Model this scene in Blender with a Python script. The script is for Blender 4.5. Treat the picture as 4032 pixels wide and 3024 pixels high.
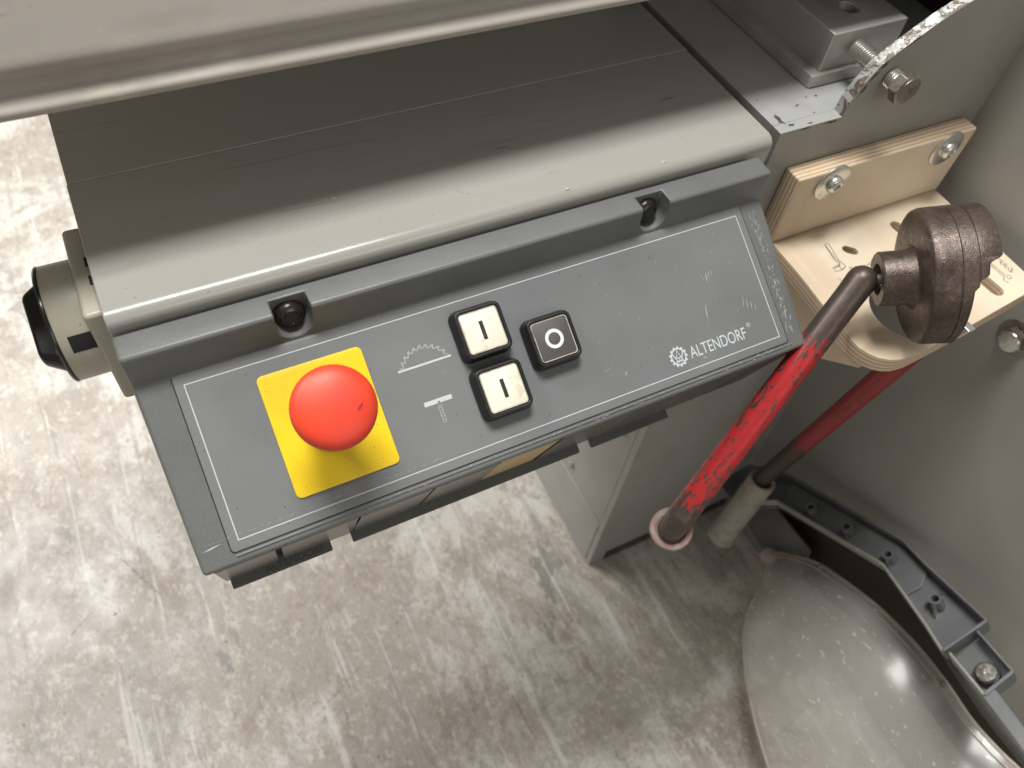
import bpy, bmesh, math, random
from mathutils import Vector, Matrix
random.seed(7)
sc = bpy.context.scene
for o in list(bpy.data.objects): bpy.data.objects.remove(o)
MM = 0.001
ZF = 582.0            # floor lies 582 mm below the top left corner of the printed border on the panel
def W(p): return Vector((p[0]*MM, p[1]*MM, (p[2]+ZF)*MM))

# ------------------------------------------------------------------ camera
cd = bpy.data.cameras.new('camera'); cam = bpy.data.objects.new('camera', cd); sc.collection.objects.link(cam)
right = Vector((0.89111621, -0.44404402, 0.09347093))
down = Vector((-0.31396802, -0.75206251, -0.57950502))
fwd = Vector((0.32762172, 0.48705943, -0.80959071))
M = Matrix((right, -down, -fwd)).transposed().to_4x4()
M.translation = W((12.8, -235.9, 300.1))
cam.matrix_world = M
cd.sensor_width = 36; cd.lens = 28.267; cd.clip_start = 0.01; cd.clip_end = 60
cd.dof.use_dof = True; cd.dof.focus_distance = 0.40; cd.dof.aperture_fstop = 11.0
sc.camera = cam
# ------------------------------------------------------------------ light (ceiling lamps of the workshop)
wd = bpy.data.worlds.new('World'); sc.world = wd; wd.use_nodes = True
wd.node_tree.nodes['Background'].inputs[0].default_value = (1.0, 0.955, 0.885, 1)
wd.node_tree.nodes['Background'].inputs[1].default_value = 0.235
def lamp(name, loc, target, sx, sy, power, col):
    l = bpy.data.lights.new(name, 'AREA'); l.shape = 'RECTANGLE'; l.size = sx; l.size_y = sy; l.energy = power; l.color = col
    o = bpy.data.objects.new(name, l); sc.collection.objects.link(o); o.location = loc
    d = Vector(target) - Vector(loc); o.rotation_euler = d.to_track_quat('-Z', 'Y').to_euler(); return o
lamp('ceiling_lamp', (0.10, 0.30, 2.60), (0.15, -0.03, 0.6), 0.8, 0.50, 54, (1.0, 0.985, 0.945))
lamp('ceiling_lamp', (-1.10, 1.60, 2.50), (-0.3, 0.7, 0.0), 1.3, 0.7, 104, (1.0, 0.985, 0.95))
lamp('window_light', (0.55, -2.30, 1.80), (0.25, 0.0, 0.6), 1.6, 1.0, 12, (1.0, 0.975, 0.93))
sc.view_settings.view_transform = 'Standard'; sc.view_settings.look = 'None'
sc.view_settings.exposure = 0.0; sc.view_settings.gamma = 1.0

# ------------------------------------------------------------------ material helpers
def mat(name, col, rough=0.5, metal=0.0, layers=(), bump=None, rvar=None, spec=0.5, coat=0.0, transmission=0.0):
    """layers: (colour, noise scale, lo, hi, detail, stretch xyz, amount)"""
    m = bpy.data.materials.new(name); m.use_nodes = True; nt = m.node_tree; N = nt.nodes; K = nt.links
    b = N['Principled BSDF']
    b.inputs['Roughness'].default_value = rough; b.inputs['Metallic'].default_value = metal
    b.inputs['Specular IOR Level'].default_value = spec; b.inputs['Coat Weight'].default_value = coat
    b.inputs['Transmission Weight'].default_value = transmission
    tc = N.new('ShaderNodeTexCoord')
    prev = None
    def noise(scale, detail, stretch, seed, rough_=0.6, dist=0.0):
        mp = N.new('ShaderNodeMapping'); mp.inputs['Scale'].default_value = stretch
        mp.inputs['Location'].default_value = (seed*1.37, seed*0.73, seed*2.1)
        K.new(tc.outputs['Object'], mp.inputs[0])
        n = N.new('ShaderNodeTexNoise'); n.inputs['Scale'].default_value = scale; n.inputs['Detail'].default_value = detail
        n.inputs['Roughness'].default_value = rough_; n.inputs['Distortion'].default_value = dist
        K.new(mp.outputs[0], n.inputs['Vector']); return n
    def rng(sock, lo, hi, amt):
        r = N.new('ShaderNodeMapRange'); r.interpolation_type = 'SMOOTHSTEP'
        r.inputs[1].default_value = lo; r.inputs[2].default_value = hi; r.inputs[3].default_value = 0; r.inputs[4].default_value = amt
        K.new(sock, r.inputs[0]); return r.outputs[0]
    for i, L in enumerate(layers):
        c2, s, lo, hi, det, st, amt = L[:7]
        n = noise(s, det, st, i*3.1+len(name), L[7] if len(L) > 7 else 0.6, L[8] if len(L) > 8 else 0.0)
        mk = rng(n.outputs['Fac'], lo, hi, amt)
        mx = N.new('ShaderNodeMix'); mx.data_type = 'RGBA'
        K.new(mk, mx.inputs[0])
        if prev is None: mx.inputs[6].default_value = (*col, 1)
        else: K.new(prev, mx.inputs[6])
        mx.inputs[7].default_value = (*c2, 1); prev = mx.outputs[2]
    if prev is None: b.inputs['Base Color'].default_value = (*col, 1)
    else: K.new(prev, b.inputs['Base Color'])
    if rvar:
        n = noise(rvar[0], 4, rvar[3] if len(rvar) > 3 else (1, 1, 1), 9.0)
        r = N.new('ShaderNodeMapRange'); r.inputs[1].default_value = .3; r.inputs[2].default_value = .7
        r.inputs[3].default_value = rvar[1]; r.inputs[4].default_value = rvar[2]
        K.new(n.outputs['Fac'], r.inputs[0]); K.new(r.outputs[0], b.inputs['Roughness'])
    if bump:
        n = noise(bump[0], 3, bump[2] if len(bump) > 2 else (1, 1, 1), 5.0)
        bp = N.new('ShaderNodeBump'); bp.inputs['Strength'].default_value = bump[1]; bp.inputs['Distance'].default_value = bump[3] if len(bump) > 3 else 0.0004
        K.new(n.outputs['Fac'], bp.inputs['Height']); K.new(bp.outputs[0], b.inputs['Normal'])
    return m
I3 = (1, 1, 1)
M_floor = mat('worn_concrete', (.53, .508, .463), .55, layers=[
    ((.315, .275, .23), 3.1, .465, .535, 12, I3, .78, .72, .6),
    ((.64, .62, .575), 6.0, .53, .62, 12, (1, .8, 1), .6, .8, .3),
    ((.25, .208, .168), 15, .545, .59, 10, (1, .6, 1), .6, .76, .6),
    ((.19, .188, .18), 11, .625, .64, 8, (1.2, .6, 1), .75, .7, .9),
    ((.23, .222, .208), 34, .60, .635, 6, (1, .10, 1), .5, .66, .4),
    ((.33, .312, .285), 60, .52, .60, 6, (1, .06, 1), .58, .66),
    ((.66, .65, .62), 66, .585, .63, 6, (1, .035, 1), .55, .66),
    ((.27, .228, .185), 85, .52, .59, 10, (1, .55, 1), .48, .76),
    ((.67, .64, .575), 120, .54, .60, 8, (1, .6, 1), .42, .76),
    ((.21, .172, .138), 330, .60, .66, 3, (1, .6, 1), .45),
    ((.64, .61, .55), 360, .60, .66, 3, (1, .6, 1), .35)],
    bump=(260, .2), rvar=(14, .34, .62))
M_table = mat('dusty_aluminium', (.35, .325, .285), .62, .1, layers=[
    ((.25, .22, .182), 26, .48, .66, 8, (.25, 1, 1), .6), ((.47, .435, .375), 60, .55, .72, 5, (.5, 1, 1), .5),
    ((.16, .14, .12), 55, .655, .70, 5, (.12, 1, 1), .6), ((.27, .24, .205), 12, .48, .68, 6, (.3, 1, 1), .45), ((.30, .26, .22), 300, .66, .74, 3, I3, .6)], bump=(90, .1), rvar=(30, .5, .75))
M_beam = mat('warm_grey_paint', (.358, .354, .326), .22, layers=[((.40, .40, .38), 45, .50, .70, 6, (.05, 1, 1), .35), ((.25, .24, .215), 70, .60, .72, 5, (.07, 1, 1), .4), 
    ((.29, .285, .26), 5, .40, .75, 3, (.3, 1, 1), .5), ((.11, .10, .08), 60, .735, .76, 2, (.16, 1, 1), .55),
    ((.13, .09, .06), 420, .785, .80, 1, I3, .6), ((.45, .44, .40), 330, .775, .80, 1, I3, .5)], bump=(900, .05), rvar=(12, .17, .27))
M_paint = mat('grey_machine_paint', (.345, .342, .324), .36, layers=[
    ((.235, .225, .20), 6, .42, .72, 4, I3, .6), ((.12, .10, .08), 170, .75, .77, 2, I3, .7)], bump=(420, .22), rvar=(9, .3, .48))
M_top = mat('pale_grey_machine_paint', (.37, .375, .37), .34, layers=[
    ((.28, .27, .25), 30, .5, .75, 5, I3, .5), ((.10, .07, .055), 130, .725, .745, 3, I3, .9)], bump=(500, .12))
M_wall = mat('olive_grey_wall_paint', (.335, .33, .308), .42, layers=[
    ((.285, .28, .26), 5, .4, .72, 4, I3, .7), ((.34, .325, .295), 60, .62, .75, 3, I3, .3)], bump=(600, .35), rvar=(8, .36, .55))
M_house = mat('textured_grey_plastic', (.138, .143, .142), .40, layers=[
    ((.17, .178, .178), 1500, .45, .65, 2, I3, .7), ((.10, .105, .105), 12, .45, .7, 4, I3, .5),
    ((.30, .29, .27), 420, .765, .79, 2, I3, .7)], bump=(1700, .35, I3, .0002), rvar=(40, .36, .5))
M_house_low = mat('smooth_grey_plastic', (.115, .112, .105), .25, layers=[((.09, .087, .08), 20, .45, .7, 4, I3, .6)], bump=(300, .05))
M_core = mat('black_gap', (.012, .012, .012), .7)
M_tab = mat('dark_cast_grey', (.075, .078, .071), .5, layers=[((.10, .10, .092), 90, .5, .7, 3, I3, .7)])
M_label = mat('matt_label_film', (.176, .182, .184), .38, layers=[
    ((.182, .191, .197), 40, .40, .7, 5, I3, .6), ((.132, .140, .146), 9, .45, .7, 3, I3, .5),
    ((.36, .35, .33), 420, .755, .775, 2, I3, .75), ((.03, .028, .025), 520, .775, .79, 1, I3, .8)], bump=(2200, .12, I3, .0001), rvar=(25, .33, .46))
M_print = mat('pale_print', (.52, .57, .58), .5, layers=[((.48, .52, .53), 300, .5, .7, 3, I3, .5)])
M_scr = mat('pale_scratch', (.48, .47, .44), .6)
M_yel = mat('yellow_plate', (.86, .60, .012), .38, layers=[((.72, .47, .01), 50, .5, .75, 4, I3, .45), ((.30, .19, .02), 520, .715, .74, 2, I3, .8)], bump=(1500, .06))
M_red = mat('red_button_plastic', (.70, .052, .018), .44, layers=[((.66, .04, .025), 60, .45, .7, 4, I3, .6), ((.80, .13, .09), 600, .68, .76, 2, I3, .5)], bump=(900, .06), rvar=(60, .42, .54))
M_black = mat('black_plastic', (.013, .013, .014), .38, layers=[((.035, .034, .032), 700, .60, .72, 2, I3, .8)], bump=(1800, .2, I3, .0002))
M_blackgl = mat('black_gloss', (.012, .012, .012), .22, layers=[((.05, .045, .035), 500, .70, .76, 2, I3, .7)])
M_cap = mat('yellowed_white_cap', (.76, .72, .60), .30, layers=[((.60, .535, .39), 130, .58, .63, 3, I3, .55), ((.40, .29, .14), 500, .70, .76, 2, I3, .6)])
M_capd = mat('worn_dark_cap', (.075, .073, .072), .34, layers=[((.012, .012, .012), 110, .64, .67, 3, I3, .9), ((.17, .155, .13), 500, .62, .74, 3, I3, .5)])
M_lens = mat('cap_rim_plastic', (.46, .42, .36), .2, layers=[((.20, .16, .12), 300, .5, .7, 3, I3, .6)])
M_ink = mat('black_ink', (.018, .018, .018), .5, layers=[((.05, .045, .04), 700, .55, .7, 2, I3, .7)])
M_wring = mat('white_ink', (.72, .71, .67), .45)
M_beige = mat('beige_switch_plastic', (.45, .425, .345), .36, layers=[((.38, .35, .27), 30, .45, .7, 4, I3, .5), ((.12, .08, .05), 330, .755, .775, 1, I3, .8)])
M_steel = mat('machined_steel', (.56, .55, .52), .38, .4, layers=[((.36, .335, .30), 30, .45, .7, 5, (1, .4, 1), .7), ((.14, .10, .07), 60, .68, .76, 3, I3, .6)], bump=(300, .1, (1, .1, 1)), rvar=(40, .28, .5))
M_zinc = mat('zinc_plated', (.60, .61, .58), .24, .95, layers=[((.42, .42, .36), 200, .5, .7, 3, I3, .6)], rvar=(200, .16, .34))
M_zinc2 = mat('bright_zinc', (.70, .70, .66), .27, .85, rvar=(25, .2, .34))
M_bolt = mat('dull_bolt_steel', (.26, .235, .20), .34, .8, layers=[((.12, .09, .07), 160, .5, .7, 4, I3, .7)], bump=(700, .2))
M_chipm = mat('bare_chipped_edge', (.44, .44, .42), .42, .2, layers=[((.13, .095, .075), 105, .50, .54, 5, I3, .95, .7, 1.0), ((.62, .62, .59), 70, .60, .64, 4, I3, .8), ((.30, .21, .15), 300, .62, .7, 3, I3, .7)], bump=(160, .8, I3, .001))
M_chip = mat('paint_chip_brown', (.075, .058, .048), .55, layers=[((.14, .12, .10), 400, .5, .7, 3, I3, .6)])
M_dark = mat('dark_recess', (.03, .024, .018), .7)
M_iron = mat('brown_cast_iron', (.098, .074, .060), .33, .6, layers=[
    ((.15, .132, .122), 420, .50, .68, 5, I3, .7), ((.05, .036, .03), 45, .46, .66, 5, I3, .75), ((.25, .225, .21), 38, .60, .70, 6, I3, .55), ((.30, .14, .07), 170, .68, .74, 3, I3, .6)],
    bump=(1300, .5, I3, .0004), rvar=(500, .22, .48))
M_screw = mat('dark_oily_screw', (.035, .03, .027), .3, .6, layers=[((.13, .08, .045), 200, .5, .7, 3, I3, .6)])
M_ply = mat('birch_plywood_face', (.71, .605, .47), .5, layers=[
    ((.60, .46, .315), 16, .45, .70, 6, (1, .12, .12), .7), ((.75, .62, .46), 60, .5, .7, 5, (1.5, .2, .2), .5), ((.42, .29, .17), 26, .70, .76, 3, (.6, .2, .2), .55)],
    bump=(300, .08, (1, .1, .1)))
M_grip = mat('dusty_grip', (.34, .315, .275), .7, layers=[((.23, .20, .17), 90, .45, .7, 4, I3, .7), ((.47, .44, .40), 160, .58, .72, 3, I3, .6), ((.36, .12, .09), 45, .70, .76, 2, I3, .6)])
M_grip2 = mat('pinkish_dusty_grip', (.24, .15, .13), .65, layers=[((.33, .27, .245), 90, .45, .65, 4, I3, .75), ((.20, .12, .09), 50, .58, .72, 3, I3, .6)], bump=(900, .5))
M_arm = mat('grey_moulded_plastic', (.12, .128, .132), .36, layers=[((.165, .17, .17), 30, .45, .7, 4, I3, .6), ((.30, .29, .26), 330, .73, .77, 2, I3, .5)], bump=(400, .06), rvar=(20, .3, .46))
M_arm_lip = mat('dusty_plastic_rim', (.25, .25, .23), .5, layers=[((.40, .38, .33), 200, .55, .7, 3, I3, .5)])
M_pencil = mat('pencil_lead', (.10, .085, .075), .5)
M_woodtone = mat('pine_insert', (.56, .40, .20), .35, layers=[((.36, .23, .10), 60, .5, .68, 4, (.15, 1, 1), .7), ((.16, .10, .05), 40, .70, .74, 2, (.5, 1, 1), .7)])

def ply_edge(name, axis, pitch=1.45, off=0.0):
    m = mat(name, (.66, .50, .345), .55); nt = m.node_tree; N = nt.nodes; K = nt.links
    tc = N.new('ShaderNodeTexCoord'); sp = N.new('ShaderNodeSeparateXYZ'); K.new(tc.outputs['Object'], sp.inputs[0])
    nz = N.new('ShaderNodeTexNoise'); nz.inputs['Scale'].default_value = 30; nz.inputs['Detail'].default_value = 3; K.new(tc.outputs['Object'], nz.inputs['Vector'])
    a = N.new('ShaderNodeMath'); a.operation = 'MULTIPLY_ADD'; K.new(nz.outputs['Fac'], a.inputs[0]); a.inputs[1].default_value = .0006
    K.new(sp.outputs[axis], a.inputs[2])
    s = N.new('ShaderNodeMath'); s.operation = 'MULTIPLY_ADD'; K.new(a.outputs[0], s.inputs[0]); s.inputs[1].default_value = math.pi/(pitch*MM); s.inputs[2].default_value = off
    q = N.new('ShaderNodeMath'); q.operation = 'SINE'; K.new(s.outputs[0], q.inputs[0])
    n2 = N.new('ShaderNodeTexNoise'); n2.inputs['Scale'].default_value = 420; n2.inputs['Detail'].default_value = 3; K.new(tc.outputs['Object'], n2.inputs['Vector'])
    ad = N.new('ShaderNodeMath'); ad.operation = 'MULTIPLY_ADD'; K.new(n2.outputs['Fac'], ad.inputs[0]); ad.inputs[1].default_value = .9; K.new(q.outputs[0], ad.inputs[2])
    cr = N.new('ShaderNodeValToRGB'); e = cr.color_ramp.elements
    e[0].position = .0; e[0].color = (.42, .29, .19, 1); e[1].position = .75; e[1].color = (.70, .555, .395, 1)
    x = e.new(.38); x.color = (.57, .425, .29, 1)
    mr = N.new('ShaderNodeMapRange'); mr.inputs[1].default_value = -.7; mr.inputs[2].default_value = 1.5; K.new(ad.outputs[0], mr.inputs[0])
    K.new(mr.outputs[0], cr.inputs[0]); K.new(cr.outputs[0], N['Principled BSDF'].inputs['Base Color']); return m
M_plyY = ply_edge('plywood_edge_layers_upright', 1); M_plyZ = ply_edge('plywood_edge_layers_flat', 2)

def rod_material(name, red, lo, axis):
    m = mat(name, (.1, .08, .07), .4, spec=.35); nt = m.node_tree; N = nt.nodes; K = nt.links; b = N['Principled BSDF']
    tc = N.new('ShaderNodeTexCoord'); at = N.new('ShaderNodeAttribute'); at.attribute_name = 'along'
    def dot(v):
        q = N.new('ShaderNodeVectorMath'); q.operation = 'DOT_PRODUCT'; K.new(tc.outputs['Object'], q.inputs[0]); q.inputs[1].default_value = v; return q.outputs['Value']
    da = Vector(axis).normalized(); d1 = da.cross(Vector((0, 0, 1))).normalized(); d2_ = da.cross(d1)
    cx_ = N.new('ShaderNodeCombineXYZ'); K.new(dot(da*.38), cx_.inputs[0]); K.new(dot(d1), cx_.inputs[1]); K.new(dot(d2_), cx_.inputs[2])
    def nz(s, d, dist=0):
        n = N.new('ShaderNodeTexNoise'); n.inputs['Scale'].default_value = s; n.inputs['Detail'].default_value = d; n.inputs['Distortion'].default_value = dist
        n.inputs['Roughness'].default_value = .68; K.new(cx_.outputs[0], n.inputs['Vector']); return n.outputs['Fac']
    # paint cover: full in the middle, none at both ends
    cv = N.new('ShaderNodeValToRGB'); e = cv.color_ramp.elements
    e[0].position = lo[0]; e[0].color = (0, 0, 0, 1); e[1].position = lo[1]; e[1].color = (1, 1, 1, 1)
    x = e.new(lo[2]); x.color = (1, 1, 1, 1); x = e.new(lo[3]); x.color = (0, 0, 0, 1)
    K.new(at.outputs['Fac'], cv.inputs[0])
    n1 = nz(420, 8, .5); mul = N.new('ShaderNodeMath'); mul.operation = 'MULTIPLY_ADD'; K.new(cv.outputs[0], mul.inputs[0]); mul.inputs[1].default_value = .42; mul.inputs[2].default_value = -.42
    cl = N.new('ShaderNodeMath'); cl.operation = 'MULTIPLY_ADD'; K.new(nz(55, 2), cl.inputs[0]); cl.inputs[1].default_value = .34; cl.inputs[2].default_value = -.17
    a0 = N.new('ShaderNodeMath'); K.new(n1, a0.inputs[0]); K.new(cl.outputs[0], a0.inputs[1])
    ad = N.new('ShaderNodeMath'); K.new(a0.outputs[0], ad.inputs[0]); K.new(mul.outputs[0], ad.inputs[1])
    mk = N.new('ShaderNodeMapRange'); mk.inputs[1].default_value = lo[4]; mk.inputs[2].default_value = lo[4]+.02; K.new(ad.outputs[0], mk.inputs[0])
    bare = N.new('ShaderNodeMix'); bare.data_type = 'RGBA'; K.new(nz(500, 4), bare.inputs[0]); bare.inputs[6].default_value = (.045, .033, .028, 1); bare.inputs[7].default_value = (.13, .102, .09, 1)
    rd = N.new('ShaderNodeMix'); rd.data_type = 'RGBA'; K.new(nz(40, 4), rd.inputs[0]); rd.inputs[6].default_value = (*red, 1); rd.inputs[7].default_value = (red[0]*1.15, red[1]*1.5+.01, red[2]*1.5+.01, 1)
    mx = N.new('ShaderNodeMix'); mx.data_type = 'RGBA'; K.new(mk.outputs[0], mx.inputs[0]); K.new(bare.outputs[2], mx.inputs[6]); K.new(rd.outputs[2], mx.inputs[7])
    K.new(mx.outputs[2], b.inputs['Base Color'])
    mt = N.new('ShaderNodeMath'); mt.operation = 'MULTIPLY_ADD'; K.new(mk.outputs[0], mt.inputs[0]); mt.inputs[1].default_value = -.5; mt.inputs[2].default_value = .5
    K.new(mt.outputs[0], b.inputs['Metallic'])
    bp = N.new('ShaderNodeBump'); bp.inputs['Strength'].default_value = .5; bp.inputs['Distance'].default_value = .0003
    K.new(mk.outputs[0], bp.inputs['Height']); K.new(bp.outputs[0], b.inputs['Normal']); return m
M_rod1 = rod_material('chipped_red_paint', (.36, .011, .013), (.10, .30, .76, 1.0, .458), (-.713, -.276, -.643))
M_rod2 = rod_material('worn_dark_red_paint', (.27, .02, .024), (.02, .12, .60, .88, .40), (.07, .16, -.98))

def clear_plastic():
    m = bpy.data.materials.new('scratched_clear_plastic'); m.use_nodes = True; nt = m.node_tree; N = nt.nodes; K = nt.links
    b = N['Principled BSDF']; out = N['Material Output']
    tc = N.new('ShaderNodeTexCoord')
    def nz(s, d, st):
        mp = N.new('ShaderNodeMapping'); mp.inputs['Scale'].default_value = st; K.new(tc.outputs['Object'], mp.inputs[0])
        n = N.new('ShaderNodeTexNoise'); n.inputs['Scale'].default_value = s; n.inputs['Detail'].default_value = d; K.new(mp.outputs[0], n.inputs['Vector']); return n.outputs['Fac']
    b.inputs['Base Color'].default_value = (.76, .745, .71, 1); b.inputs['Roughness'].default_value = .17; b.inputs['Specular IOR Level'].default_value = .6
    tr = N.new('ShaderNodeBsdfTransparent'); tr.inputs[0].default_value = (.93, .91, .88, 1)
    mx = N.new('ShaderNodeMixShader')
    f1 = N.new('ShaderNodeMapRange'); f1.inputs[1].default_value = .35; f1.inputs[2].default_value = .7; f1.inputs[3].default_value = .29; f1.inputs[4].default_value = .46; K.new(nz(9, 5, (1, 1, 1)), f1.inputs[0])
    f2 = N.new('ShaderNodeMapRange'); f2.inputs[1].default_value = .64; f2.inputs[2].default_value = .72; f2.inputs[4].default_value = .35; K.new(nz(240, 5, (1.4, .5, .7)), f2.inputs[0])
    ad = N.new('ShaderNodeMath'); ad.use_clamp = True; K.new(f1.outputs[0], ad.inputs[0]); K.new(f2.outputs[0], ad.inputs[1])
    K.new(ad.outputs[0], mx.inputs[0]); K.new(tr.outputs[0], mx.inputs[1]); K.new(b.outputs[0], mx.inputs[2]); K.new(mx.outputs[0], out.inputs[0])
    return m
M_clear = clear_plastic()
M_rim = mat('cloudy_plastic_rim', (.44, .375, .33), .22, layers=[((.30, .255, .22), 40, .45, .7, 4, I3, .6)])

# ------------------------------------------------------------------ mesh helpers (all coordinates in mm, see W)
def empty(name, p, label, cat, group=None):
    o = bpy.data.objects.new(name, None); sc.collection.objects.link(o); o.location = W(p); o.empty_display_size = .01
    o['label'] = label; o['category'] = cat
    if group: o['group'] = group
    return o
def obj(name, V, F, m, parent=None, smooth=35, bevel=None, raw=False, mats=None):
    me = bpy.data.meshes.new(name); me.from_pydata([v if raw else W(v) for v in V], [], F)
    bm = bmesh.new(); bm.from_mesh(me); bmesh.ops.recalc_face_normals(bm, faces=bm.faces); bm.to_mesh(me); bm.free()
    return link(name, me, m, parent, smooth, bevel, mats)
def link(name, me, m, parent=None, smooth=35, bevel=None, mats=None):
    o = bpy.data.objects.new(name, me); sc.collection.objects.link(o)
    for mm_ in ([m] + (mats or [])): me.materials.append(mm_)
    if smooth:
        me.polygons.foreach_set('use_smooth', [True]*len(me.polygons)); me.set_sharp_from_angle(angle=math.radians(smooth))
    if bevel:
        b = o.modifiers.new('bevel', 'BEVEL'); b.width = bevel[0]*MM; b.segments = bevel[1]; b.limit_method = 'ANGLE'; b.angle_limit = math.radians(30); b.harden_normals = bool(smooth)
        b.use_clamp_overlap = True
    if parent is not None:
        o.parent = parent
        if parent.type == 'EMPTY': o.location = -parent.location
    return o
def prism(pts, d):
    """polygon (3-D points) swept along vector d"""
    n = len(pts); V = [tuple(p) for p in pts] + [tuple(p[i]+d[i] for i in range(3)) for p in pts]
    F = [list(range(n-1, -1, -1)), list(range(n, 2*n))] + [[i, (i+1) % n, n+(i+1) % n, n+i] for i in range(n)]
    return V, F
def box(a, b): return prism([(a[0], a[1], a[2]), (b[0], a[1], a[2]), (b[0], b[1], a[2]), (a[0], b[1], a[2])], (0, 0, b[2]-a[2]))
def frame(ax):
    ax = Vector(ax).normalized(); t = Vector((0, 0, 1)) if abs(ax.z) < .9 else Vector((1, 0, 0))
    e1 = ax.cross(t).normalized(); e2 = e1.cross(ax).normalized(); return ax, e1, e2
def lathe(prof, org, ax, seg=48, mod=None):
    ax, e1, e2 = frame(ax); org = Vector(org); V = []; F = []; n = len(prof)
    for i in range(seg):
        a = 2*math.pi*i/seg
        for j, (r, h) in enumerate(prof):
            if mod: r, h = mod(a, j, r, h)
            V.append(org + ax*h + (e1*math.cos(a) + e2*math.sin(a))*r)
    for i in range(seg):
        k = (i+1) % seg
        for j in range(n-1): F.append([i*n+j, k*n+j, k*n+j+1, i*n+j+1])
    if prof[0][0] > 1e-6: F.append([i*n for i in range(seg)])
    if prof[-1][0] > 1e-6: F.append([i*n+n-1 for i in range(seg)])
    return V, F
def tube(path, r, seg=24, cap=True):
    P = [Vector(p) for p in path]; n = len(P); V = []; F = []; rr = r if isinstance(r, (list, tuple)) else [r]*n
    t0 = (P[1]-P[0]).normalized(); _, e1, _ = frame(t0)
    for i in range(n):
        t = ((P[min(i+1, n-1)]-P[i]).normalized() + (P[i]-P[max(i-1, 0)]).normalized()).normalized()
        e1 = (e1 - t*e1.dot(t)).normalized(); e2 = t.cross(e1)
        for k in range(seg):
            a = 2*math.pi*k/seg; V.append(P[i] + (e1*math.cos(a)+e2*math.sin(a))*rr[i])
    for i in range(n-1):
        for k in range(seg): F.append([i*seg+k, i*seg+(k+1) % seg, (i+1)*seg+(k+1) % seg, (i+1)*seg+k])
    if cap: F.append(list(range(seg-1, -1, -1))); F.append(list(range((n-1)*seg, n*seg)))
    return V, F
def smooth_path(pts, per=10):
    P = [Vector(p) for p in pts]; out = []
    for i in range(len(P)-1):
        p0 = P[max(i-1, 0)]; p1 = P[i]; p2 = P[i+1]; p3 = P[min(i+2, len(P)-1)]
        for k in range(per):
            t = k/per
            out.append(.5*((2*p1)+(p2-p0)*t+(2*p0-5*p1+4*p2-p3)*t*t+(3*p1-p0-3*p2+p3)*t**3))
    out.append(P[-1]); return out
def loft(loops, cap0=True, cap1=True):
    n = len(loops[0]); V = [p for l in loops for p in l]; F = []
    for i in range(len(loops)-1):
        for k in range(n): F.append([i*n+k, i*n+(k+1) % n, (i+1)*n+(k+1) % n, (i+1)*n+k])
    if cap0: F.append(list(range(n-1, -1, -1)))
    if cap1: F.append(list(range((len(loops)-1)*n, len(loops)*n)))
    return V, F
def rrect(cx, cy, hx, hy, r, seg=5):
    out = []
    for sx, sy, a0 in ((1, 1, 0), (-1, 1, 90), (-1, -1, 180), (1, -1, 270)):
        for k in range(seg+1):
            a = math.radians(a0+90*k/seg); out.append((cx+sx*(hx-r)+r*math.cos(a), cy+sy*(hy-r)+r*math.sin(a)))
    return out
def Lb(u, v, n): return (u, -.8660254*v-.5*n, -.5*v+.8660254*n)        # label coordinates: along, down the slope, out of the face
def merge(parts):
    V = []; F = []
    for v, f in parts:
        b = len(V); V += list(v); F += [[i+b for i in q] for q in f]
    return V, F
def flat(poly, fn, h=.06):
    """thin printed patch: 2-D polygon mapped by fn(u,v,height)"""
    n = len(poly); V = [fn(u, v, 0) for u, v in poly]+[fn(u, v, h) for u, v in poly]
    return V, [list(range(n)), list(range(2*n-1, n-1, -1))]+[[i, (i+1) % n, n+(i+1) % n, n+i] for i in range(n)]
def stroke(pts, w, fn, closed=False, h=.06):
    """thin printed line of width w along 2-D points"""
    P = [Vector(p) for p in pts]; n = len(P); L = []; Rr = []
    for i in range(n):
        a = P[(i-1) % n] if closed or i > 0 else P[i]; b = P[(i+1) % n] if closed or i < n-1 else P[i]
        d = (b-a).normalized(); nn = Vector((-d.y, d.x))*w*.5; L.append(P[i]+nn); Rr.append(P[i]-nn)
    V = [fn(p.x, p.y, h) for p in L]+[fn(p.x, p.y, h) for p in Rr]
    F = [[i, (i+1) % n, n+(i+1) % n, n+i] for i in range(n if closed else n-1)]
    return V, F
def curve_plate(outer, holes, fn, depth, bev=0.0, res=3):
    """flat plate with holes: polygon outlines in mm, mapped by fn(a,b,h) with h in 0..depth"""
    c = bpy.data.curves.new('c', 'CURVE'); c.dimensions = '2D'; c.fill_mode = 'BOTH'
    c.extrude = depth/2-bev; c.bevel_depth = bev; c.bevel_resolution = res; c.offset = -bev
    for pl in [outer]+holes:
        s = c.splines.new('POLY'); s.points.add(len(pl)-1); s.use_cyclic_u = True
        for p, q in zip(s.points, pl): p.co = (q[0], q[1], 0, 1)
    o = bpy.data.objects.new('c', c); sc.collection.objects.link(o)
    me = bpy.data.meshes.new_from_object(o.evaluated_get(bpy.context.evaluated_depsgraph_get()))
    bpy.data.objects.remove(o); bpy.data.curves.remove(c)
    bm = bmesh.new(); bm.from_mesh(me); bmesh.ops.remove_doubles(bm, verts=bm.verts, dist=.005)
    for v in bm.verts: v.co = W(fn(v.co.x, v.co.y, v.co.z+depth/2))
    bmesh.ops.recalc_face_normals(bm, faces=bm.faces); bm.to_mesh(me); bm.free(); return me
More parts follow.
